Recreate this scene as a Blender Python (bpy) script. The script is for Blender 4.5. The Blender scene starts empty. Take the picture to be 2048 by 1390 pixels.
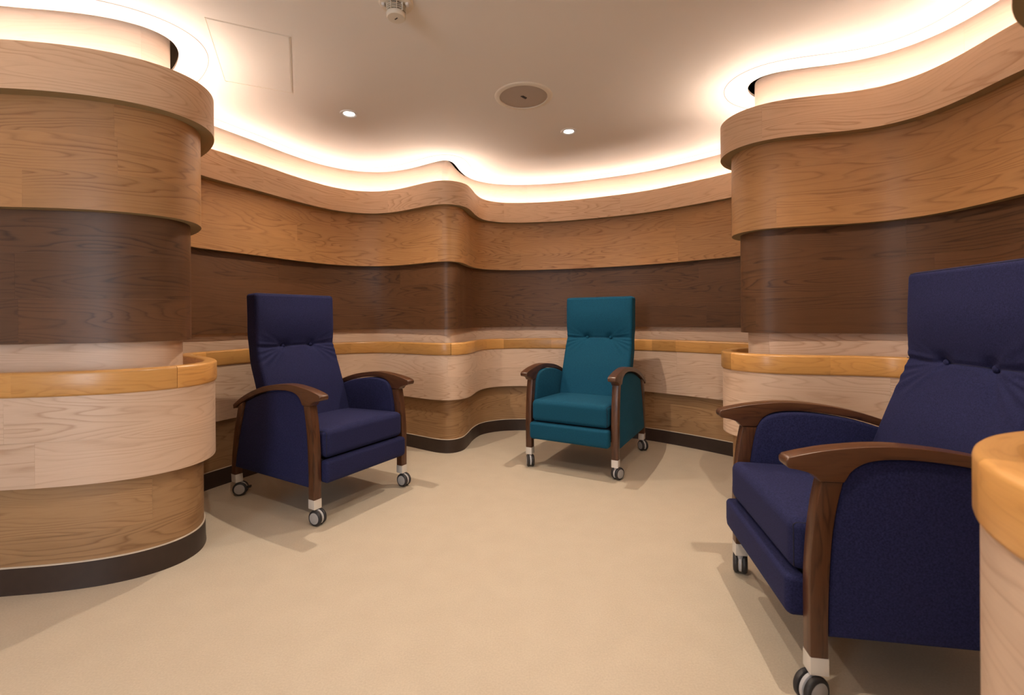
import bpy, bmesh, math, random
import numpy as np
from mathutils import Matrix, Vector
R = math.radians
sc = bpy.context.scene
col = sc.collection
random.seed(7)

# ------------------------------------------------------------------ camera
cd = bpy.data.cameras.new('camera'); cam = bpy.data.objects.new('camera', cd); col.objects.link(cam)
cd.sensor_fit = 'HORIZONTAL'; cd.sensor_width = 36.0
cd.lens = 911.18 * 36.0 / 2048.0
cd.shift_y = (636.66 - 695.0) / 2048.0
cd.clip_start = 0.02
cam.matrix_world = (Matrix.Translation((0, 0, 1.05)) @ Matrix.Rotation(R(90 - 0.1467), 4, 'X')
                    @ Matrix.Rotation(R(-0.434), 4, 'Z'))
cd.dof.use_dof = True; cd.dof.focus_distance = 2.6; cd.dof.aperture_fstop = 4.0
sc.camera = cam

# ------------------------------------------------------------------ light, exposure
vs = sc.view_settings
vs.view_transform = 'Standard'; vs.look = 'None'; vs.gamma = 1.0; vs.exposure = 0.0; vs.use_curve_mapping = False
w = bpy.data.worlds.new('world'); sc.world = w; w.use_nodes = True
w.node_tree.nodes['Background'].inputs[0].default_value = (1.0, 0.86, 0.72, 1)
w.node_tree.nodes['Background'].inputs[1].default_value = 0.0
sc.cycles.use_denoising = True
sc.cycles.max_bounces = 10; sc.cycles.diffuse_bounces = 6; sc.cycles.glossy_bounces = 4
sc.cycles.sample_clamp_indirect = 6.0
LED_COLOR = (1.0, 0.79, 0.66); LED_STRENGTH = 93.0
SPOT_COLOR = (1.0, 0.84, 0.68); SPOT_POWER = 70.0
WINDOW_COLOR = (0.80, 0.90, 1.0); WINDOW_STRENGTH = 9.0
# recessed downlights: x, y, in frame
DOWNLIGHTS = [(-0.985, 2.785), (0.392, 3.075), (0.90, 1.35), (-0.35, 0.75)]

ZC = 2.30          # ceiling
Z = dict(base=0.102, low1=0.43, pal0=0.418, pal1=0.762, rail0=0.760, rail1=0.855, pu0=0.75, pu1=0.975,
         dk0=0.958, dk1=1.50, sec0=1.487, sec1=1.93, top0=1.916, top1=2.097)

# ------------------------------------------------------------------ materials
def new_mat(name):
    m = bpy.data.materials.new(name); m.use_nodes = True
    nt = m.node_tree; return m, nt, nt.nodes['Principled BSDF']

def lk(nt, a, b): nt.links.new(a, b)

def math_node(nt, op, a=None, b=None, va=None, vb=None):
    n = nt.nodes.new('ShaderNodeMath'); n.operation = op
    if a is not None: lk(nt, a, n.inputs[0])
    elif va is not None: n.inputs[0].default_value = va
    if b is not None: lk(nt, b, n.inputs[1])
    elif vb is not None: n.inputs[1].default_value = vb
    return n.outputs[0]

def wood(name, light, dark, rough=0.42, coords='UV', axis=None, ring=25.0, su=0.8, sv=6.5, line=0.95, tone=0.10,
         pore=0.25, bump=0.06, spec=0.45, coat=0.0):
    """plain-sawn grain: contour lines of a long stretched noise make the nested arches, a finer noise the pores"""
    m, nt, b = new_mat(name)
    tc = nt.nodes.new('ShaderNodeTexCoord'); sep = nt.nodes.new('ShaderNodeSeparateXYZ')
    lk(nt, tc.outputs['UV' if coords == 'UV' else 'Object'], sep.inputs[0])
    if coords == 'UV': u, v = sep.outputs[0], sep.outputs[1]
    else:
        u = sep.outputs['XYZ'.index(axis[0])]
        v = math_node(nt, 'ADD', sep.outputs['XYZ'.index(axis[1])], math_node(nt, 'MULTIPLY', sep.outputs['XYZ'.index(axis[2])], vb=0.7))
    oi = nt.nodes.new('ShaderNodeObjectInfo'); rnd = oi.outputs['Random']
    off = math_node(nt, 'MULTIPLY', rnd, vb=57.0)
    def noise(fu, fv, detail, rough_, w_):
        c = nt.nodes.new('ShaderNodeCombineXYZ')
        lk(nt, math_node(nt, 'MULTIPLY', u, vb=fu), c.inputs[0]); lk(nt, math_node(nt, 'MULTIPLY', v, vb=fv), c.inputs[1])
        lk(nt, math_node(nt, 'ADD', off, vb=w_), c.inputs[2])
        n = nt.nodes.new('ShaderNodeTexNoise'); n.inputs['Scale'].default_value = 1.0
        n.inputs['Detail'].default_value = detail; n.inputs['Roughness'].default_value = rough_
        lk(nt, c.outputs[0], n.inputs['Vector']); return n.outputs[0]
    field = noise(su, sv, 2.5, 0.42, 0.0)
    wig = noise(9.0, 60.0, 2.0, 0.5, 11.0)
    f = math_node(nt, 'ADD', math_node(nt, 'MULTIPLY', field, vb=ring), math_node(nt, 'MULTIPLY', wig, vb=0.38))
    fr = math_node(nt, 'FRACT', f)
    rp = nt.nodes.new('ShaderNodeValToRGB'); cr = rp.color_ramp
    cr.elements[0].position = 0.0; cr.elements[0].color = (0.15, 0.15, 0.15, 1)
    cr.elements[1].position = 1.0; cr.elements[1].color = (0.25, 0.25, 0.25, 1)
    for pos, val in ((0.10, 0.0), (0.42, 0.05), (0.72, 0.35), (0.88, 1.0), (0.95, 0.55)):
        e = cr.elements.new(pos); e.color = (val, val, val, 1)
    lk(nt, fr, rp.inputs[0])
    # latewood lines come and go
    fade = noise(1.7, 9.0, 2.0, 0.5, 23.0)
    mr = nt.nodes.new('ShaderNodeMapRange'); mr.inputs[1].default_value = 0.35; mr.inputs[2].default_value = 0.62
    mr.inputs[3].default_value = 0.25; lk(nt, fade, mr.inputs[0])
    lines = math_node(nt, 'MULTIPLY', rp.outputs[0], mr.outputs[0])
    pores = noise(14.0, 420.0, 3.0, 0.6, 37.0)
    mp = nt.nodes.new('ShaderNodeMapRange'); mp.inputs[1].default_value = 0.42; mp.inputs[2].default_value = 0.75
    lk(nt, pores, mp.inputs[0])
    amt = math_node(nt, 'ADD', math_node(nt, 'MULTIPLY', lines, vb=line), math_node(nt, 'MULTIPLY', mp.outputs[0], vb=pore))
    mx = nt.nodes.new('ShaderNodeMix'); mx.data_type = 'RGBA'; mx.clamp_factor = True
    lk(nt, amt, mx.inputs[0]); mx.inputs[6].default_value = (*light, 1); mx.inputs[7].default_value = (*dark, 1)
    hsv = nt.nodes.new('ShaderNodeHueSaturation')
    cloud = noise(0.9, 3.0, 2.0, 0.5, 51.0)
    val = math_node(nt, 'ADD', math_node(nt, 'MULTIPLY', rnd, vb=2 * tone), vb=1.0 - tone)
    val = math_node(nt, 'ADD', val, math_node(nt, 'MULTIPLY', math_node(nt, 'SUBTRACT', cloud, vb=0.5), vb=0.25))
    lk(nt, val, hsv.inputs['Value']); lk(nt, mx.outputs[2], hsv.inputs['Color'])
    lk(nt, hsv.outputs[0], b.inputs['Base Color'])
    b.inputs['Roughness'].default_value = rough
    b.inputs['Specular IOR Level'].default_value = spec
    b.inputs['Coat Weight'].default_value = coat; b.inputs['Coat Roughness'].default_value = 0.2
    bp = nt.nodes.new('ShaderNodeBump'); bp.inputs['Strength'].default_value = bump; bp.inputs['Distance'].default_value = 0.002
    lk(nt, amt, bp.inputs['Height']); lk(nt, bp.outputs[0], b.inputs['Normal'])
    return m

def plain(name, c, rough=0.5, metal=0.0, spec=0.5, noise_scale=0, noise_amt=0.0, bump=0.0, bump_scale=200):
    m, nt, b = new_mat(name)
    b.inputs['Base Color'].default_value = (*c, 1); b.inputs['Roughness'].default_value = rough
    b.inputs['Metallic'].default_value = metal; b.inputs['Specular IOR Level'].default_value = spec
    tc = nt.nodes.new('ShaderNodeTexCoord')
    if noise_amt:
        n = nt.nodes.new('ShaderNodeTexNoise'); n.inputs['Scale'].default_value = noise_scale; n.inputs['Detail'].default_value = 4
        lk(nt, tc.outputs['Object'], n.inputs['Vector'])
        mx = nt.nodes.new('ShaderNodeMix'); mx.data_type = 'RGBA'
        lk(nt, n.outputs[0], mx.inputs[0])
        mx.inputs[6].default_value = (*[x * (1 - noise_amt) for x in c], 1); mx.inputs[7].default_value = (*[min(1, x * (1 + noise_amt)) for x in c], 1)
        lk(nt, mx.outputs[2], b.inputs['Base Color'])
    if bump:
        n = nt.nodes.new('ShaderNodeTexNoise'); n.inputs['Scale'].default_value = bump_scale
        lk(nt, tc.outputs['Object'], n.inputs['Vector'])
        bp = nt.nodes.new('ShaderNodeBump'); bp.inputs['Strength'].default_value = bump; bp.inputs['Distance'].default_value = 0.002
        lk(nt, n.outputs[0], bp.inputs['Height']); lk(nt, bp.outputs[0], b.inputs['Normal'])
    return m

def fabric(name, c, c2, sheen):
    m, nt, b = new_mat(name)
    tc = nt.nodes.new('ShaderNodeTexCoord')
    def wv(direction, scale):
        mpn = nt.nodes.new('ShaderNodeMapping'); lk(nt, tc.outputs['Object'], mpn.inputs[0])
        mpn.inputs['Scale'].default_value = direction
        n = nt.nodes.new('ShaderNodeTexNoise'); n.inputs['Scale'].default_value = scale; n.inputs['Detail'].default_value = 2
        lk(nt, mpn.outputs[0], n.inputs[0]); return n.outputs[0]
    a = wv((1, .22, .22), 800); d = wv((.22, .22, 1), 800)
    s = math_node(nt, 'ADD', math_node(nt, 'MULTIPLY', a, vb=0.5), math_node(nt, 'MULTIPLY', d, vb=0.5))
    mr = nt.nodes.new('ShaderNodeMapRange'); mr.inputs[1].default_value = 0.36; mr.inputs[2].default_value = 0.64; lk(nt, s, mr.inputs[0])
    mx = nt.nodes.new('ShaderNodeMix'); mx.data_type = 'RGBA'; lk(nt, mr.outputs[0], mx.inputs[0])
    mx.inputs[6].default_value = (*c, 1); mx.inputs[7].default_value = (*c2, 1)
    lk(nt, mx.outputs[2], b.inputs['Base Color'])
    b.inputs['Roughness'].default_value = 0.85; b.inputs['Specular IOR Level'].default_value = 0.15
    b.inputs['Sheen Weight'].default_value = sheen; b.inputs['Sheen Roughness'].default_value = 0.5
    b.inputs['Sheen Tint'].default_value = (*[min(1, x * 4 + .1) for x in c2], 1)
    bp = nt.nodes.new('ShaderNodeBump'); bp.inputs['Strength'].default_value = 0.05; bp.inputs['Distance'].default_value = 0.001
    lk(nt, s, bp.inputs['Height']); lk(nt, bp.outputs[0], b.inputs['Normal'])
    return m

def emit(name, c, strength):
    m, nt, b = new_mat(name)
    b.inputs['Base Color'].default_value = (0.8, 0.8, 0.8, 1)
    b.inputs['Emission Color'].default_value = (*c, 1); b.inputs['Emission Strength'].default_value = strength
    return m

M = {
 'top': wood('light_oak_veneer', (0.63, 0.430, 0.280), (0.44, 0.265, 0.150), tone=0.04),
 'sec': wood('golden_oak_veneer', (0.42, 0.222, 0.090), (0.255, 0.115, 0.042), tone=0.07),
 'dark': wood('smoked_oak_veneer', (0.108, 0.050, 0.022), (0.040, 0.017, 0.008), tone=0.14, rough=0.44, spec=0.38, bump=0.12, line=0.8),
 'pale': wood('pale_ash_veneer', (0.63, 0.465, 0.345), (0.47, 0.31, 0.21), tone=0.04),
 'low': wood('mid_oak_veneer', (0.36, 0.215, 0.105), (0.22, 0.115, 0.05), tone=0.08),
 'cove': wood('cream_ash_veneer', (0.58, 0.475, 0.40), (0.50, 0.39, 0.315), tone=0.02, line=0.4),
 'rail': wood('honey_beech', (0.56, 0.295, 0.092), (0.38, 0.172, 0.047), tone=0.28, rough=0.34, coat=0.15, su=3.0, sv=14, ring=9, line=0.55),
 'arm': wood('walnut_stain_arm', (0.092, 0.036, 0.015), (0.036, 0.013, 0.006), coords='Object', axis='YXZ', rough=0.34, coat=0.2, su=3, sv=34, ring=6, tone=0.03),
 'leg': wood('walnut_stain_leg', (0.092, 0.036, 0.015), (0.036, 0.013, 0.006), coords='Object', axis='ZXY', rough=0.36, coat=0.15, su=3, sv=34, ring=6, tone=0.03),
 'edge': plain('olive_board_edge', (0.30, 0.215, 0.105), 0.6),
 'ceil': plain('white_ceiling_paint', (0.80, 0.76, 0.71), 0.75, bump=0.03, bump_scale=300),
 'gap': plain('painted_shadow_gap', (0.24, 0.21, 0.19), 0.6),  # dark tone stands for the shade in a ceiling gap
 'trim': plain('white_bead', (0.72, 0.70, 0.68), 0.5),
 'floor': None,
 'base': plain('dark_brown_skirting', (0.032, 0.018, 0.013), 0.40, noise_scale=30, noise_amt=0.25),
 'edge_glint': plain('painted_skirting_glint', (0.55, 0.47, 0.38), 0.5),  # pale tone stands for light caught on the skirting's top edge
 'navy': fabric('navy_woven_fabric', (0.009, 0.010, 0.040), (0.023, 0.026, 0.088), 0.08),
 'teal': fabric('teal_woven_fabric', (0.003, 0.043, 0.086), (0.009, 0.093, 0.163), 0.08),
 'seam': plain('dark_seam_thread', (0.010, 0.010, 0.022), 0.9),
 'metal': plain('brushed_aluminium', (0.72, 0.70, 0.67), 0.38, metal=0.35),
 'tyre': plain('black_rubber', (0.022, 0.020, 0.022), 0.5),
 'hub': plain('grey_plastic_hub', (0.36, 0.35, 0.35), 0.45),
 'housing': plain('light_grey_plastic', (0.50, 0.50, 0.52), 0.4),
 'plastic': plain('cream_plastic', (0.74, 0.68, 0.58), 0.45),
 'grille': plain('taupe_grille', (0.44, 0.37, 0.31), 0.75, bump=0.3, bump_scale=900),
 'mark': plain('dark_print', (0.05, 0.04, 0.035), 0.6),
 'slot': plain('dark_opening', (0.10, 0.075, 0.055), 0.9),
 'plaster': plain('off_white_plaster', (0.62, 0.56, 0.48), 0.8),
 'lens': emit('lamp_lens', (1.0, 0.93, 0.84), 14.0),
 'led': emit('led_tape', LED_COLOR, LED_STRENGTH),
 'daylight': emit('daylit_glass', WINDOW_COLOR, WINDOW_STRENGTH),
}

def floor_mat():
    m, nt, b = new_mat('beige_speckled_vinyl')
    tc = nt.nodes.new('ShaderNodeTexCoord')
    def ns(scale, detail):
        n = nt.nodes.new('ShaderNodeTexNoise'); n.inputs['Scale'].default_value = scale; n.inputs['Detail'].default_value = detail
        lk(nt, tc.outputs['Object'], n.inputs['Vector']); return n.outputs[0]
    a = ns(170, 3); c = ns(9, 4)
    s = math_node(nt, 'ADD', math_node(nt, 'MULTIPLY', a, vb=0.7), math_node(nt, 'MULTIPLY', c, vb=0.3))
    mr = nt.nodes.new('ShaderNodeMapRange'); mr.inputs[1].default_value = 0.34; mr.inputs[2].default_value = 0.66; lk(nt, s, mr.inputs[0])
    mx = nt.nodes.new('ShaderNodeMix'); mx.data_type = 'RGBA'; lk(nt, mr.outputs[0], mx.inputs[0])
    mx.inputs[6].default_value = (0.475, 0.405, 0.312, 1); mx.inputs[7].default_value = (0.55, 0.475, 0.372, 1)
    lk(nt, mx.outputs[2], b.inputs['Base Color'])
    b.inputs['Roughness'].default_value = 0.48; b.inputs['Specular IOR Level'].default_value = 0.35
    bp = nt.nodes.new('ShaderNodeBump'); bp.inputs['Strength'].default_value = 0.05; bp.inputs['Distance'].default_value = 0.001
    lk(nt, a, bp.inputs['Height']); lk(nt, bp.outputs[0], b.inputs['Normal'])
    return m
M['floor'] = floor_mat()

# ------------------------------------------------------------------ object helpers
def link_mesh(name, me, mats, parent=None, smooth=True, angle=38):
    me.name = name
    for m in (mats if isinstance(mats, (list, tuple)) else [mats]): me.materials.append(m)
    if smooth:
        me.shade_smooth(); me.set_sharp_from_angle(angle=R(angle))
    o = bpy.data.objects.new(name, me); col.objects.link(o)
    if parent is not None: o.parent = parent
    return o

def from_bm(name, bm, mats, parent=None, smooth=True, angle=38, recalc=True):
    if recalc: bmesh.ops.recalc_face_normals(bm, faces=bm.faces)
    me = bpy.data.meshes.new(name); bm.to_mesh(me); bm.free()
    return link_mesh(name, me, mats, parent, smooth, angle)

def empty(name, loc=(0, 0, 0), rz=0.0):
    o = bpy.data.objects.new(name, None); col.objects.link(o)
    o.empty_display_size = 0.1; o.location = loc; o.rotation_euler = (0, 0, rz); return o

def tag(o, label=None, cat=None, group=None, kind=None):
    if label: o['label'] = label
    if cat: o['category'] = cat
    if group: o['group'] = group
    if kind: o['kind'] = kind
    return o

def copy_tree(o, parent=None):
    c = o.copy(); col.objects.link(c)
    if parent is not None: c.parent = parent
    for ch in o.children: copy_tree(ch, c)
    return c

# ------------------------------------------------------------------ the wavy wall in plan
BASE = [(-2.90,-1.30),(-2.91,-0.80),(-2.90,-0.30),(-2.92,0.30),(-2.86,0.90),(-2.68,1.36),(-2.38,1.62),(-2.15,1.70),(-1.97,1.738),(-1.78,1.768),(-1.62,1.815),(-1.51,1.88),(-1.445,1.965),(-1.432,2.06),(-1.475,2.17),(-1.585,2.30),
 (-1.70,2.40),(-1.83,2.51),(-1.91,2.63),(-1.905,2.76),(-1.83,2.94),(-1.74,3.13),(-1.60,3.45),(-1.46,3.67),(-1.30,3.79),(-1.11,3.825),(-0.90,3.755),(-0.70,3.625),(-0.58,3.55),(-0.485,3.53),(-0.41,3.59),(-0.375,3.73),(-0.35,3.90),(-0.28,4.09),(-0.12,4.205),(0.13,4.23),(0.50,4.165),(0.85,4.02),(1.13,3.87),(1.36,3.68),(1.65,3.38),
 (1.80,3.16),(1.85,2.97),(1.74,2.83),(1.50,2.75),(1.31,2.65),(1.215,2.51),(1.215,2.40),(1.27,2.315),(1.36,2.265),(1.48,2.23),(1.63,2.19),(1.76,2.12),(1.845,2.0),(1.875,1.85),(1.875,1.68),(1.89,1.40),(1.86,1.12),(1.72,0.91),(1.48,0.785),(1.20,0.73),(0.99,0.722),(0.848,0.706),(0.761,0.667),(0.694,0.607),(0.648,0.532),(0.627,0.425),(0.63,0.25),(0.68,-0.05),(0.80,-0.4),(0.90,-0.9),(0.92,-1.30)]

def spline(P, step=.004):
    P = np.array(P); out = []
    for i in range(len(P) - 1):
        p0 = P[max(i-1, 0)]; p1 = P[i]; p2 = P[i+1]; p3 = P[min(i+2, len(P)-1)]
        nn = lambda a, b: max(np.linalg.norm(b-a), 1e-3) ** .5
        t0 = 0; t1 = t0 + nn(p0, p1); t2 = t1 + nn(p1, p2); t3 = t2 + nn(p2, p3)
        n = max(3, int(np.linalg.norm(p2-p1)/step))
        for t in np.linspace(t1, t2, n, endpoint=False):
            A1=(t1-t)/(t1-t0)*p0+(t-t0)/(t1-t0)*p1; A2=(t2-t)/(t2-t1)*p1+(t-t1)/(t2-t1)*p2; A3=(t3-t)/(t3-t2)*p2+(t-t2)/(t3-t2)*p3
            B1=(t2-t)/(t2-t0)*A1+(t-t0)/(t2-t0)*A2; B2=(t3-t)/(t3-t1)*A2+(t-t1)/(t3-t1)*A3
            out.append((t2-t)/(t2-t1)*B1+(t-t1)/(t2-t1)*B2)
    out.append(P[-1]); return np.array(out)
def resample(C, step):
    d = np.r_[0, np.cumsum(np.linalg.norm(np.diff(C, axis=0), axis=1))]
    s = np.linspace(0, d[-1], int(d[-1]/step)+1)
    return np.c_[np.interp(s, d, C[:,0]), np.interp(s, d, C[:,1])]
def smooth_line(C, it):
    C = C.copy()
    for _ in range(it): C[1:-1] = .25*C[:-2]+.5*C[1:-1]+.25*C[2:]
    return C
def normals(C):
    T = np.gradient(C, axis=0); T /= np.linalg.norm(T, axis=1)[:,None]
    return np.c_[T[:,1], -T[:,0]]
CB = smooth_line(resample(spline(BASE), .01), 10)
_cache = {}
def offset(d):
    """the wall line moved d metres into the room"""
    k = round(d, 5)
    if k not in _cache:
        C = CB
        if d < -.10:                       # the cove panel runs parallel to the ceiling edge
            B = offset(-.08); O = B+normals(B)*(d+.08)
            dist = np.sqrt(((O[:,None,:]-B[None])**2).sum(2).min(1))
            C = smooth_line(resample(O[dist > abs(d+.08)-.002], .01), 10)
        elif abs(d) > 1e-9:
            O = C + normals(C)*d
            dist = np.sqrt(((O[:,None,:]-C[None])**2).sum(2).min(1))
            C = smooth_line(resample(O[dist > abs(d)-.003], .01), 6 if d > -.06 else 30)
        _cache[k] = C
    return _cache[k]
def nearest(C, p): return int(((C-np.array(p))**2).sum(1).argmin())

# breaks between the walls, in the pockets where one wall passes behind the next
CUTS = {'left': ((-2.90,-1.30), (-1.90,2.66)), 'far': ((-1.90,2.66), (1.84,2.99)),
        'right': ((1.84,2.99), (1.89,1.40)), 'near': ((1.89,1.40), (0.92,-1.30))}
def wall_slice(d, side):
    C = offset(d); a, b = CUTS[side]
    return C[nearest(C, a):nearest(C, b)+1]

def sweep(bm, C, prof, s0=0.0, mats=None, caps=True, uvs=None):
    """sweep a closed profile [(d into the room, z)] along plan line C"""
    N = normals(C); uvl = bm.loops.layers.uv.verify()
    L = np.r_[0, np.cumsum(np.linalg.norm(np.diff(C, axis=0), axis=1))] + s0
    per = [0.0]
    for a, b in zip(prof, prof[1:] + prof[:1]): per.append(per[-1] + math.hypot(b[0]-a[0], b[1]-a[1]))
    rings = []
    for c, n in zip(C, N):
        rings.append([bm.verts.new((c[0]+n[0]*d, c[1]+n[1]*d, z)) for d, z in prof])
    k = len(prof)
    for i in range(len(C)-1):
        for j in range(k):
            jj = (j+1) % k
            f = bm.faces.new((rings[i][j], rings[i+1][j], rings[i+1][jj], rings[i][jj]))
            if mats: f.material_index = mats[j]
            for lp, (ii, q) in zip(f.loops, ((i, j), (i+1, j), (i+1, j+1), (i, j+1))):
                lp[uvl].uv = (L[ii], per[q])
    if caps:
        for r_, rev in ((rings[0], False), (rings[-1], True)):
            f = bm.faces.new(r_[::-1] if rev else r_)
            if mats: f.material_index = mats[0]

def thin(C, step=.02):
    C2 = resample(C, step); return C2 if len(C2) > 2 else C

# ------------------------------------------------------------------ floor, ceiling, room shell
def box_bm(x0, x1, y0, y1, z0, z1, bm=None):
    bm = bm or bmesh.new()
    v = [bm.verts.new((x, y, z)) for z in (z0, z1) for y in (y0, y1) for x in (x0, x1)]
    for q in ((0,2,3,1),(4,5,7,6),(0,1,5,4),(2,6,7,3),(0,4,6,2),(1,3,7,5)): bm.faces.new([v[i] for i in q])
    return bm
tag(from_bm('floor', box_bm(-3.2, 2.4, -1.5, 4.7, -0.06, 0.0), M['floor'], smooth=False), 'beige speckled vinyl floor', kind='structure')

def slab_from_outline(C, z0, z1):
    bm = bmesh.new()
    lo = [bm.verts.new((x, y, z0)) for x, y in C]; hi = [bm.verts.new((x, y, z1)) for x, y in C]
    bm.faces.new(lo); bm.faces.new(hi[::-1])
    n = len(C)
    for i in range(n): bm.faces.new((lo[i], hi[i], hi[(i+1) % n], lo[(i+1) % n]))
    bmesh.ops.triangulate(bm, faces=[f for f in bm.faces if len(f.verts) > 4])
    return bm
CC = thin(offset(-0.08), .02)
ceiling = from_bm('ceiling', slab_from_outline([tuple(q) for q in CC], ZC, ZC+0.014), M['ceil'], smooth=False)
tag(ceiling, 'white ceiling with a curved edge', kind='structure')
bm = bmesh.new(); sweep(bm, thin(offset(0.035), .02), [(-.0016, ZC+.001), (-.0014, ZC-.0012), (.0014, ZC-.0012), (.0016, ZC+.001)])  # raised strip coloured dark to read as a shadow gap
tag(from_bm('trim_1', bm, M['gap']), 'thin dark line painted as a shadow gap along the ceiling edge', kind='structure')
tag(from_bm('light_block_slab', box_bm(-3.2, 2.4, -1.5, 4.7, 2.50, 2.56), M['slot'], smooth=False), 'dark slab added above the ceiling to block light', kind='structure')  # unseen slab, added to keep light out of the ceiling slot
# plain rear wall with the daylit window the glossy veneer reflects
wb = bmesh.new()
WX0, WX1, WZ0, WZ1 = -2.35, -1.45, 0.35, 2.05
for (a, b_, c, d) in ((-3.2, WX0, 0, 2.5), (WX1, 2.4, 0, 2.5), (WX0, WX1, 0, WZ0), (WX0, WX1, WZ1, 2.5)):
    box_bm(a, b_, -1.42, -1.30, c, d, wb)
tag(from_bm('wall_rear', wb, M['plaster'], smooth=False), 'plain plaster wall behind the viewer', kind='structure')
wf = bmesh.new()
for (a, b_, c, d) in ((WX0, WX0+.05, WZ0, WZ1), (WX1-.05, WX1, WZ0, WZ1), (WX0+.05, WX1-.05, WZ0, WZ0+.05), (WX0+.05, WX1-.05, WZ1-.05, WZ1)):
    box_bm(a, b_, -1.40, -1.30, c, d, wf)
win = from_bm('window_1', wf, M['trim'], smooth=False); tag(win, 'white framed window behind the viewer', kind='structure')
from_bm('pane', box_bm(WX0+.05, WX1-.05, -1.37, -1.36, WZ0+.05, WZ1-.05), M['daylight'], win, smooth=False)

# ------------------------------------------------------------------ banded walls: core + veneer planks
# name, offset, z0, z1, core depth, material, plank rows, plank name
BANDS = [('low', 0.0, 0.0, Z['low1'], 0.05, 'low', 2, 'mid_oak_plank'),
         ('pale', 0.050, Z['pal0'], Z['pal1'], 0.05, 'pale', 2, 'pale_ash_plank'),
         ('pu', -0.075, Z['pu0'], Z['pu1'], 0.03, 'pale', 1, 'upper_ash_plank'),
         ('dark', -0.042, Z['dk0'], Z['dk1'], 0.033, 'dark', 3, 'smoked_oak_plank'),
         ('sec', 0.0, Z['sec0'], Z['sec1'], 0.045, 'sec', 3, 'golden_oak_plank'),
         ('top', 0.055, Z['top0'], Z['top1'], 0.022, 'top', 1, 'light_oak_plank'),
         ('cove', -0.112, 1.95, 2.44, 0.02, 'cove', 1, 'cream_ash_panel')]
T = 0.0015
SEC_NEAR = 0.016
# plan positions (on the base line) of seams seen in the photograph, per band and wall
for side in ('left', 'far', 'right', 'near'):
    bm = bmesh.new()
    for (nm, d, z0, z1, dep, mk, rows, pn) in BANDS:
        if side == 'near' and nm == 'sec': d = SEC_NEAR
        C = thin(wall_slice(d, side))
        sweep(bm, C, [(-T, z0), (-T, z1), (-dep, z1), (-dep, z0)], mats=[0, 0, 0, 0])
    # ledge behind the handrail and trough floor under the led tape
    sweep(bm, thin(wall_slice(0.0, side)), [(0.012, Z['pal1']-.02), (0.012, Z['pal1']-.001), (-.08, Z['pal1']-.001), (-.08, Z['pal1']-.02)])
    sweep(bm, thin(wall_slice(0.0, side)), [(0.052, Z['top0']+.001), (0.052, Z['top0']+.152), (-.10, Z['top0']+.152), (-.10, Z['top0']+.001)])
    wall = from_bm('wall_' + side, bm, M['edge'])
    tag(wall, {'left': 'curved wood banded wall end on the left', 'far': 'wavy wood banded far wall',
               'right': 'curved wood banded wall on the right', 'near': 'rounded wood banded wall end close by on the right'}[side], kind='structure')
    rng = random.Random({'left': 3, 'far': 5, 'right': 11, 'near': 17}[side])
    for (nm, d, z0, z1, dep, mk, rows, pn) in BANDS:
        if side == 'near' and nm == 'sec': d = SEC_NEAR
        C = wall_slice(d, side); n = len(C); h = (z1-z0)/rows
        gap = 0.00015
        first = None
        for r in range(rows):
            i = 0; nxt = int(rng.uniform(45, 125))
            while i < n-1:
                j = min(n-1, i+nxt)
                if n-1-j < 35: j = n-1
                seg = C[i:j+1]
                if len(seg) >= 3:
                    seg = thin(seg, .0125)
                    # shave the joint at the ends
                    t0 = (seg[1]-seg[0]); t0 /= np.linalg.norm(t0); t1 = (seg[-1]-seg[-2]); t1 /= np.linalg.norm(t1)
                    seg = seg.copy(); seg[0] += t0*gap; seg[-1] -= t1*gap
                    a = z0+r*h+(gap if r else 0); b_ = z0+(r+1)*h-(gap if r < rows-1 else 0)
                    pb = bmesh.new()
                    sweep(pb, seg, [(0, a), (0, b_), (-T, b_), (-T, a)], s0=i*.01, mats=[0, 0 if r < rows-1 else 1, 0, 0 if r else 1])
                    from_bm(pn, pb, [M[mk], M['edge']], wall)
                i = j; nxt = int(rng.uniform(95, 150))
    # skirting with a pale strip painted in for light caught on its top edge
    bb = bmesh.new(); sweep(bb, thin(wall_slice(0.0, side)), [(0.009, 0.0), (0.007, 0.02), (0.006, Z['base']), (0.0005, Z['base']), (0.0005, 0.0)])
    sk = from_bm('baseboard_' + side, bb, M['base']); tag(sk, kind='structure')
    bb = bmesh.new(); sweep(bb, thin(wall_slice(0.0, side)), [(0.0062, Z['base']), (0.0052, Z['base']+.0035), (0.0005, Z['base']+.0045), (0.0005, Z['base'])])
    from_bm('edge_glint', bb, M['edge_glint'], sk)
    # led tape lying in the trough
    lb = bmesh.new(); sweep(lb, thin(wall_slice(-0.035, side), .03), [(0.006, 2.073), (0.006, 2.077), (-.006, 2.077), (-.006, 2.073)])
    from_bm('led_tape', lb, M['led'], wall)

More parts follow.
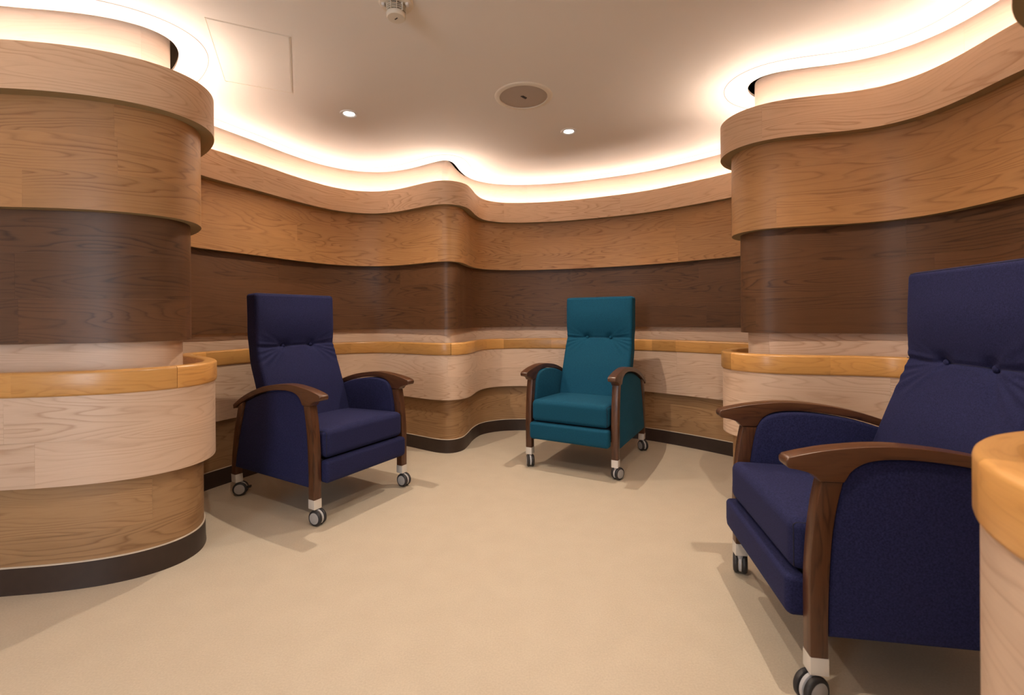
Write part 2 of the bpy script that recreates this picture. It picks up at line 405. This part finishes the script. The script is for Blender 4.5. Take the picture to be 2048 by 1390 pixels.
# ------------------------------------------------------------------ handrails
def rail_profile():
    w_, r = 0.0285, 0.011; out = []
    for cx, cz, a0 in ((w_-r, Z['rail1']-r, 0), (-w_+r, Z['rail1']-r, 90), (-w_+r, Z['rail0']+r, 180), (w_-r, Z['rail0']+r, 270)):
        for k in range(4):
            a = R(a0+30*k); out.append((cx+r*math.cos(a), cz+r*math.sin(a)))
    return out
RP = rail_profile()
def handrail(label, a, b, seed, lo=18, hi=55):
    C = offset(0.0295); i0, i1 = nearest(C, a), nearest(C, b)
    root = empty('handrail', (*C[(i0+i1)//2], 0.0)); tag(root, label, 'handrail')
    rng = random.Random(seed); i = i0
    org = Matrix.Translation(root.location).inverted()
    while i < i1:
        j = min(i1, i+rng.randint(lo, hi))
        if i1-j < lo: j = i1
        seg = thin(C[i:j+1], .0125)
        bm = bmesh.new(); sweep(bm, seg, RP, s0=i*.01)
        bmesh.ops.transform(bm, matrix=org, verts=bm.verts)
        from_bm('rail_block', bm, M['rail'], root)
        i = j
    return root
handrail('long honey beech handrail running around the left column and along the far wall', (-2.90,-1.30), (1.84,2.99), 21)
handrail('honey beech handrail curving around the wall end behind the right navy armchair', (1.84,2.99), (1.89,1.40), 4)
handrail('thick honey beech handrail on the rounded wall end nearest the viewer at right', (1.89,1.40), (0.92,-1.30), 9, 40, 60)

# ------------------------------------------------------------------ ceiling fittings
def lathe(bm, prof, seg=48, cx=0, cy=0, close=False):
    rings = []
    for k in range(seg):
        a = 2*math.pi*k/seg
        rings.append([bm.verts.new((cx+r*math.cos(a), cy+r*math.sin(a), z)) for r, z in prof])
    n = len(prof)
    for k in range(seg):
        for j in range(n if close else n-1):
            jj = (j+1) % n
            bm.faces.new((rings[k][j], rings[(k+1) % seg][j], rings[(k+1) % seg][jj], rings[k][jj]))
    bmesh.ops.remove_doubles(bm, verts=bm.verts, dist=1e-6)
    return bm

LAMP_LABELS = ['small round recessed downlight in the ceiling above the left navy armchair',
               'small round recessed downlight in the ceiling above the teal armchair',
               'recessed downlight above the right navy armchair, out of the frame',
               'recessed downlight above the doorway side, out of the frame']
for i, (x, y) in enumerate(DOWNLIGHTS):
    root = empty('downlight', (x, y, ZC)); tag(root, LAMP_LABELS[i], 'ceiling light', 'round recessed downlights')
    from_bm('trim_ring', lathe(bmesh.new(), [(.0326, -.0008), (.042, -.0060), (.050, -.0062), (.054, -.001), (.054, .001), (.0326, .001)], close=True), M['trim'], root)
    from_bm('lens', lathe(bmesh.new(), [(0, -.0024), (.026, -.0022), (.0325, -.0008), (.0325, .001), (0, .001)]), M['lens'], root)
    ld = bpy.data.lights.new('downlight_beam', 'SPOT'); lo_ = bpy.data.objects.new('downlight_beam', ld); col.objects.link(lo_)
    ld.energy = SPOT_POWER; ld.color = SPOT_COLOR; ld.shadow_soft_size = 0.012; ld.spot_size = R(140); ld.spot_blend = 0.9
    lo_.parent = root; lo_.location = (0, 0, -0.03)

sp = empty('ceiling_speaker', (0.075, 2.585, ZC)); tag(sp, 'round flush ceiling speaker with a taupe grille', 'speaker')
from_bm('rim', lathe(bmesh.new(), [(.134, -.002), (.136, -.007), (.155, -.006), (.163, -.002), (.164, 0), (.134, 0)], 72, close=True), M['plastic'], sp)
gr = from_bm('grille', lathe(bmesh.new(), [(0, -.0045), (.10, -.0042), (.130, -.0034), (.1345, -.0015), (.1345, 0), (0, 0)], 72), M['grille'], sp)
mk = bmesh.new(); box_bm(-.021, .021, -.0055, .0055, -.0062, -.0045, mk); box_bm(-.017, .017, -.0115, -.0075, -.0060, -.0045, mk)
bmesh.ops.rotate(mk, cent=(0, 0, 0), matrix=Matrix.Rotation(R(48), 3, 'Z'), verts=mk.verts)
from_bm('badge', mk, M['mark'], gr, smooth=False)

sd = empty('smoke_detector', (-0.448, 1.80, ZC)); sd.scale = (1, 1, .82); tag(sd, 'white smoke detector hanging from the ceiling at the top edge', 'smoke detector')
from_bm('mounting_base', lathe(bmesh.new(), [(0, 0), (.066, 0), (.067, -.012), (.062, -.020), (.040, -.024), (0, -.024)]), M['plastic'], sd)
from_bm('sensor_chamber', lathe(bmesh.new(), [(0, -.02), (.030, -.02), (.030, -.062), (0, -.062)], 32), M['slot'], sd)
cap = from_bm('sensor_cap', lathe(bmesh.new(), [(0, -.060), (.035, -.060), (.0375, -.064), (.0365, -.079), (.033, -.083), (0, -.0845)], 40), M['plastic'], sd)
for zz in (-.034, -.043, -.052):
    from_bm('ring_louvre', lathe(bmesh.new(), [(.031, zz), (.0385, zz-.001), (.0385, zz-.003), (.031, zz-.003)], 40, close=True), M['plastic'], sd)
for k in range(10):
    a = 2*math.pi*k/10
    rb = box_bm(.031, .0395, -.0012, .0012, -.062, -.022)
    bmesh.ops.rotate(rb, cent=(0, 0, 0), matrix=Matrix.Rotation(a, 3, 'Z'), verts=rb.verts)
    from_bm('rib', rb, M['plastic'], sd, smooth=False)
for s in (-1, 1):
    cb = box_bm(-.006, .006, -.008, .008, -.034, -.018); bmesh.ops.translate(cb, vec=(s*.047, -.012, 0), verts=cb.verts)
    bmesh.ops.bevel(cb, geom=cb.edges[:], offset=.002, segments=2, affect='EDGES', profile=.5)
    from_bm('clip', cb, M['trim'], sd)
mk = box_bm(-.0075, .0075, -.0022, .0022, -.0856, -.083); bmesh.ops.rotate(mk, cent=(0, 0, 0), matrix=Matrix.Rotation(R(-38), 3, 'Z'), verts=mk.verts)
from_bm('mark', mk, M['mark'], cap, smooth=False)

# access hatch: flush panel with a fine frame, let into the ceiling
ap = empty('access_panel', (-1.205, 2.525, ZC), math.atan2(-.907, .42)); tag(ap, 'flush square white access panel in the ceiling beside the left cove', 'access panel')
pb = box_bm(.006, .55, -.314, -.006, -.0016, .001); from_bm('hatch', pb, M['ceil'], ap, smooth=False)
fb = bmesh.new()
for q in ((0, .556, -.0014, 0), (0, .556, -.32, -.3178), (0, .0014, -.3178, -.0022), (.5538, .556, -.3178, -.0022)): box_bm(*q, -.0017, .001, fb)
from_bm('frame', fb, M['plastic'], ap, smooth=False)

# ------------------------------------------------------------------ armchairs
def roundbox(hx, hy, hz, r, nx, ny, nz, nc=4, fn=None):
    """box with rounded edges of radius r, gridded so fn can shape it"""
    def ax(h, n):
        c = [r*math.tan(R(45)*k/nc) for k in range(nc, 0, -1)]
        return [-(h-r)-t for t in c] + list(np.linspace(-(h-r), h-r, n+1)) + [(h-r)+t for t in c[::-1]]
    X, Y, Zz = ax(hx, nx), ax(hy, ny), ax(hz, nz)
    bm = bmesh.new(); H_ = (hx-r, hy-r, hz-r)
    def put(p):
        inn = [max(-h, min(h, q)) for q, h in zip(p, H_)]
        d = Vector([q-i for q, i in zip(p, inn)])
        d.normalize(); return bm.verts.new([i+e*r for i, e in zip(inn, d)])
    def face(A, B, mk_):
        g = [[put(mk_(a, b)) for b in B] for a in A]
        for i in range(len(A)-1):
            for j in range(len(B)-1): bm.faces.new((g[i][j], g[i+1][j], g[i+1][j+1], g[i][j+1]))
    for s in (-1, 1):
        face(X, Y, lambda a, b: (a, b, s*hz)); face(X, Zz, lambda a, b: (a, s*hy, b)); face(Y, Zz, lambda a, b: (s*hx, a, b))
    bmesh.ops.remove_doubles(bm, verts=bm.verts, dist=1e-5)
    bmesh.ops.recalc_face_normals(bm, faces=bm.faces)
    if fn:
        for v in bm.verts: v.co = Vector(fn(*v.co))
    return bm

def prism(prof, x0, x1, bevel=0.006, seg=3):
    """profile in (y, z) extruded from x0 to x1 with eased edges"""
    bm = bmesh.new()
    a = [bm.verts.new((x0, y, z)) for y, z in prof]; b = [bm.verts.new((x1, y, z)) for y, z in prof]
    fa, fb_ = bm.faces.new(a), bm.faces.new(b[::-1]); n = len(prof)
    for i in range(n): bm.faces.new((a[i], b[i], b[(i+1) % n], a[(i+1) % n]))
    bmesh.ops.recalc_face_normals(bm, faces=bm.faces)
    if bevel:
        ed = list(set(fa.edges[:] + fb_.edges[:]))
        bmesh.ops.bevel(bm, geom=ed, offset=bevel, segments=seg, affect='EDGES', profile=.5, clamp_overlap=True)
    return bm

def curve_pts(P, n=6, closed=False):
    """smooth polyline through P"""
    P = [np.array(p, float) for p in P]; out = []
    m_ = len(P)
    for i in range(m_-1):
        p0, p1, p2, p3 = P[max(i-1, 0)], P[i], P[i+1], P[min(i+2, m_-1)]
        for k in range(n):
            t = k/n
            out.append(tuple(.5*((2*p1)+(-p0+p2)*t+(2*p0-5*p1+4*p2-p3)*t*t+(-p0+3*p1-3*p2+p3)*t**3)))
    out.append(tuple(P[-1])); return out

# front surface line of the backrest, (y, z) from the seat up
BACK_PATH = curve_pts([(-.085, .40), (-.118, .50), (-.155, .60), (-.196, .71), (-.236, .81), (-.256, .875), (-.262, .93), (-.262, 1.02), (-.264, 1.11), (-.268, 1.205)], 8)
BP = np.array(BACK_PATH); BL = np.r_[0, np.cumsum(np.linalg.norm(np.diff(BP, axis=0), axis=1))]
def back_at(s):
    s = max(0, min(BL[-1], s)); y, z = np.interp(s, BL, BP[:,0]), np.interp(s, BL, BP[:,1])
    e = .02; a, b = max(0, s-e), min(BL[-1], s+e)
    t = np.array([np.interp(b, BL, BP[:,0])-np.interp(a, BL, BP[:,0]), np.interp(b, BL, BP[:,1])-np.interp(a, BL, BP[:,1])]); t /= np.linalg.norm(t)
    return y, z, t
BT = 0.105; SB = float(np.interp(.888, BP[:,1], BL))    # thickness, button line
FOLDS = []
for sg in (-1, 1):
    for (x1, ds, amp, wd) in ((.262, -.025, .0055, .009), (.262, -.062, .0070, .011), (.258, -.105, .0055, .013), (.262, .028, .0045, .010), (.262, .055, .0025, .012), (.20, -.125, .0035, .014), (.225, .075, .002, .014)):
        FOLDS.append((sg*.100, SB, sg*x1, SB+ds, amp, wd))
def back_shape(x, y, z):
    s = z+BL[-1]/2; n = y                         # local: y = +BT/2 is the front
    py, pz, t = back_at(s); nrm = np.array([t[1], -t[0]])     # towards the sitter
    front = max(0.0, min(1.0, (n+BT/2)/BT))
    ex = max(0.0, 1-(abs(x)/.262)**6)
    d = 0.010*ex*(math.exp(-((s-(SB+.16))/.10)**2)+.9*math.exp(-((s-(SB-.22))/.13)**2))
    d -= 0.006*math.exp(-((s-SB)/.008)**2)
    d -= 0.010*math.exp(-((s-SB)/.045)**2)*ex
    for sg in (-1, 1): d -= 0.014*math.exp(-(((x-sg*.095)/.030)**2+((s-SB)/.024)**2))
    for (ax_, as_, bx_, bs_, amp, wd) in FOLDS:
        vx, vs_ = bx_-ax_, bs_-as_; L2 = vx*vx+vs_*vs_
        u = ((x-ax_)*vx+(s-as_)*vs_)/L2; cross = ((x-ax_)*vs_-(s-as_)*vx)/math.sqrt(L2)
        if -.1 < u < 1.15:
            fall = math.sin(max(0, min(1, (u+.1)/1.25))*math.pi)**.6
            ww = wd*(.55+.6*max(0, u))
            d += .62*amp*fall*(1.3*math.exp(-((cross-ww*.7)/ww)**2)-math.exp(-((cross+ww*.7)/ww)**2))
    n2 = n-BT/2+d*front
    wx = 1-.022*math.exp(-((s-SB)/.05)**2)-.012*max(0, 1-s/.25)
    return (x*wx, py+nrm[0]*n2, pz+nrm[1]*n2)

ARM = (curve_pts([(-.388, .552), (-.360, .570), (-.30, .603), (-.20, .645), (-.08, .680), (.05, .700), (.16, .705), (.27, .694), (.345, .679), (.388, .667)], 5)
       + curve_pts([(.395, .658), (.394, .646), (.386, .638), (.362, .634), (.330, .624), (.312, .606)], 3)
       + [(.255, .606)] + curve_pts([(.250, .612), (.232, .640), (.195, .662), (.14, .671), (.05, .669), (-.08, .650), (-.20, .615), (-.30, .573), (-.36, .542), (-.384, .530)], 4))
LEGF_F = curve_pts([(.335, .128), (.336, .25), (.335, .36), (.328, .46), (.318, .54), (.306, .6040)], 4)
LEGF_R = curve_pts([(.253, .6040), (.267, .54), (.279, .46), (.286, .36), (.290, .25), (.290, .128)], 4)
LEGR = [(-.411, .128), (-.388, .25), (-.347, .40), (-.290, .548), (-.290, .574), (-.315, .562), (-.338, .548), (-.394, .40), (-.434, .25), (-.455, .128)]
PANEL = (curve_pts([(.2895, .182), (.2895, .25), (.2855, .36), (.2785, .46), (.267, .54), (.257, .59), (.240, .628), (.205, .654), (.14, .666), (.05, .665), (-.08, .646), (-.20, .611), (-.285, .577)], 4)
         + [(-.345, .40), (-.386, .25), (-.400, .182)])

def make_chair(fab, label, group):
    root = empty('armchair'); tag(root, label, 'armchair', group)
    F = M[fab]
    # seat cushion: crowned, sloping back a little
    def seat_fn(x, y, z):
        c = (1-(x/.275)**4)*(1-((y)/.26)**4)
        zz = z+(.010*c if z > 0 else 0)+.010*(y/.25)*(1 if z > 0 else .2)
        return (x, y+.102+(.008*(z/.07) if False else 0), zz+.3945)
    seat = from_bm('seat', roundbox(.2755, .256, .0695, .032, 14, 12, 3, 5, fn=seat_fn), F, root)
    for s in (-1, 1):     # piping down the side seam of the cushion front
        pts = [(s*.2661, .3486, .340), (s*.2661, .3486, .39), (s*.2661, .3486, .438), (s*.2625, .3446, .4595), (s*.2661, .31, .4635), (s*.2661, .20, .4590)]
        tube('piping', curve3(pts, 5), .0016, M['seam'], seat)
    from_bm('seat_base', roundbox(.268, .28, .050, .012, 2, 2, 1, 2, lambda x, y, z: (x, y+.035, z+.270)), M['seam'], root)
    def foot_fn(x, y, z):
        k = max(0, (-z-.02)/.04)
        return (x*(1-.012*k*k), y+.346-.008*k*k, z+.262)
    from_bm('footrest', roundbox(.2835, .030, .0585, .018, 10, 2, 4, fn=foot_fn), F, root)
    back = from_bm('backrest', roundbox(.270, BT/2, BL[-1]/2, .020, 96, 3, 150, 3, back_shape), F, root, angle=60)
    py, pz, t = back_at(SB); nrm = (t[1], -t[0])
    for s in (-1, 1):
        bb = bmesh.new(); bmesh.ops.create_uvsphere(bb, u_segments=20, v_segments=12, radius=1)
        bmesh.ops.scale(bb, vec=(.0115, .0065, .0115), verts=bb.verts)
        bmesh.ops.translate(bb, vec=(s*.095, py-nrm[0]*.021, pz-nrm[1]*.021), verts=bb.verts)
        from_bm('button', bb, F, back)
    tube('seam', [back_shape(x, BT/2-.0056, BL[-1]/2-.0056) for x in np.linspace(-.256, .256, 40)], .0013, M['seam'], back)
    tube('seam', [(x, *(np.array(back_shape(x, BT/2, SB-BL[-1]/2))[1:]+np.array(nrm)*-.0006)) for x in np.linspace(-.262, .262, 60)], .0012, M['seam'], back)
    for s in (-1, 1):
        a = from_bm('armrest', prism(ARM, s*.2855, s*.3385, .009, 3), M['arm'], root)
        lf = from_bm('front_leg', prism(LEGF_F+LEGF_R, s*.2875, s*.3315, .004, 2), M['leg'], root)
        cp = from_bm('leg_cap', prism([(.289, .083), (.336, .083), (.336, .131), (.289, .131)], s*.2865, s*.3325, .003, 2), M['metal'], lf)
        rb = prism(LEGR, s*.295, s*.337, .004, 2)
        cb = prism([(-.457, .083), (-.409, .083), (-.409, .131), (-.457, .131)], s*.294, s*.338, .003, 2)
        for bm_ in (rb, cb):
            for v in bm_.verts: v.co.x -= s*.024*max(0, (.56-v.co.z)/.48)
        lr = from_bm('rear_leg', rb, M['leg'], root); from_bm('leg_cap', cb, M['metal'], lr)
        from_bm('side_panel', prism(PANEL, s*.272, s*.324, .012, 3), F, root)
        for (x, y) in ((s*.3095, .3125), (s*.292, -.433)): caster(root, x, y)
    return root

def curve3(P, n):
    P = [np.array(p, float) for p in P]; out = []; m_ = len(P)
    for i in range(m_-1):
        p0, p1, p2, p3 = P[max(i-1, 0)], P[i], P[i+1], P[min(i+2, m_-1)]
        for k in range(n):
            t = k/n; out.append(tuple(.5*((2*p1)+(-p0+p2)*t+(2*p0-5*p1+4*p2-p3)*t*t+(-p0+3*p1-3*p2+p3)*t**3)))
    out.append(tuple(P[-1])); return out

def tube(name, pts, r, mat, parent, k=6):
    bm = bmesh.new(); rings = []
    P = [Vector(p) for p in pts]
    for i, p in enumerate(P):
        t = (P[min(i+1, len(P)-1)]-P[max(i-1, 0)]).normalized()
        a = t.cross(Vector((.31, .17, .93))).normalized(); b = t.cross(a)
        rings.append([bm.verts.new(p+a*r*math.cos(2*math.pi*q/k)+b*r*math.sin(2*math.pi*q/k)) for q in range(k)])
    for i in range(len(P)-1):
        for q in range(k): bm.faces.new((rings[i][q], rings[i+1][q], rings[i+1][(q+1) % k], rings[i][(q+1) % k]))
    bm.faces.new(rings[0][::-1]); bm.faces.new(rings[-1])
    return from_bm(name, bm, mat, parent)

def lathe_x(prof, seg=36):
    """lathe around the x axis through the origin: prof = [(x, r)] closed"""
    bm = bmesh.new(); rings = []
    for k in range(seg):
        a = 2*math.pi*k/seg
        rings.append([bm.verts.new((x, r*math.cos(a), r*math.sin(a))) for x, r in prof])
    n = len(prof)
    for k in range(seg):
        for j in range(n-1): bm.faces.new((rings[k][j], rings[(k+1) % seg][j], rings[(k+1) % seg][j+1], rings[k][j+1]))
    bmesh.ops.remove_doubles(bm, verts=bm.verts, dist=1e-6); return bm

TRAIL = 0.017
def caster(root, x, y):
    """twin wheel caster; its axle lies along local x and trails towards local -y"""
    hb = lathe_x([(-.0065, 0), (-.0065, .034), (-.004, .0375), (.004, .0375), (.0065, .034), (.0065, 0)], 32)
    bmesh.ops.translate(hb, vec=(0, -TRAIL, .041), verts=hb.verts)
    for v in hb.verts:                                  # keep the hood clear of the floor
        if v.co.z < .014: v.co.z = .014
    lathe(hb, [(0, .055), (.011, .055), (.011, .084), (0, .084)], 20)
    c = from_bm('caster', hb, M['housing'], root); c.location = (x, y, 0)
    for s in (-1, 1):
        wb_ = lathe_x([(.0075, 0), (.0075, .034), (.010, .0385), (.015, .0402), (.021, .0390), (.0255, .0345), (.0262, .0305), (.0245, .029), (.0245, 0)], 40)
        if s < 0: bmesh.ops.scale(wb_, vec=(-1, 1, 1), verts=wb_.verts)
        bmesh.ops.translate(wb_, vec=(0, -TRAIL, .0402), verts=wb_.verts)
        from_bm('wheel', wb_, M['tyre'], c)
        hb2 = lathe_x([(.023, 0), (.023, .0292), (.0258, .0286), (.0275, .024), (.0282, 0)], 32)
        if s < 0: bmesh.ops.scale(hb2, vec=(-1, 1, 1), verts=hb2.verts)
        bmesh.ops.translate(hb2, vec=(0, -TRAIL, .0402), verts=hb2.verts)
        from_bm('hub', hb2, M['hub'], c)
    return c

navy = make_chair('navy', 'navy high-backed armchair on casters beside the left column', 'high-backed armchairs on casters')
teal = make_chair('teal', 'teal high-backed armchair on casters against the far wall', 'high-backed armchairs on casters')
navy2 = copy_tree(navy); tag(navy2, 'large navy armchair nearest the viewer, behind the rail end at right')

# pose: x, y, heading; then axle direction (world) of the casters in building order: front -x, rear -x, front +x, rear +x
# (local +x is the viewer's left when the chair faces the viewer)
def pose(o, x, y, a, axles):
    phi = math.pi+a
    o.location = (x, y, 0); o.rotation_euler = (0, 0, phi)
    cs = sorted([c for c in o.children if c.name.startswith('caster')], key=lambda c: (c.location.x > 0, -c.location.y))
    for c, (ang, flip) in zip(cs, axles):
        c.rotation_euler = (0, 0, R(ang)+(math.pi if flip else 0)-phi)
    return cs
# ang: world direction of the axle in degrees (0 = +x); the wheels trail 90 degrees clockwise of it, flip reverses that
ca = pose(navy, -1.12553, 2.74981, R(59.521), [(-118, True), (-105, True), (-112, True), (-75, True)])
cb_ = pose(teal, 0.54477, 3.34964, R(-29.642), [(-55, True), (18, False), (4, False), (0, False)])
cc = pose(navy2, 1.17834, 1.49313, R(-99.269), [(-74, False), (-60, False), (-26, True), (20, False)])
# brake pedal on the rear caster of the left chair
pd = box_bm(-.012, .012, -.074, -.048, .040, .052); bmesh.ops.bevel(pd, geom=pd.edges[:], offset=.003, segments=2, affect='EDGES', profile=.5)
from_bm('brake_pedal', pd, M['tyre'], ca[3])
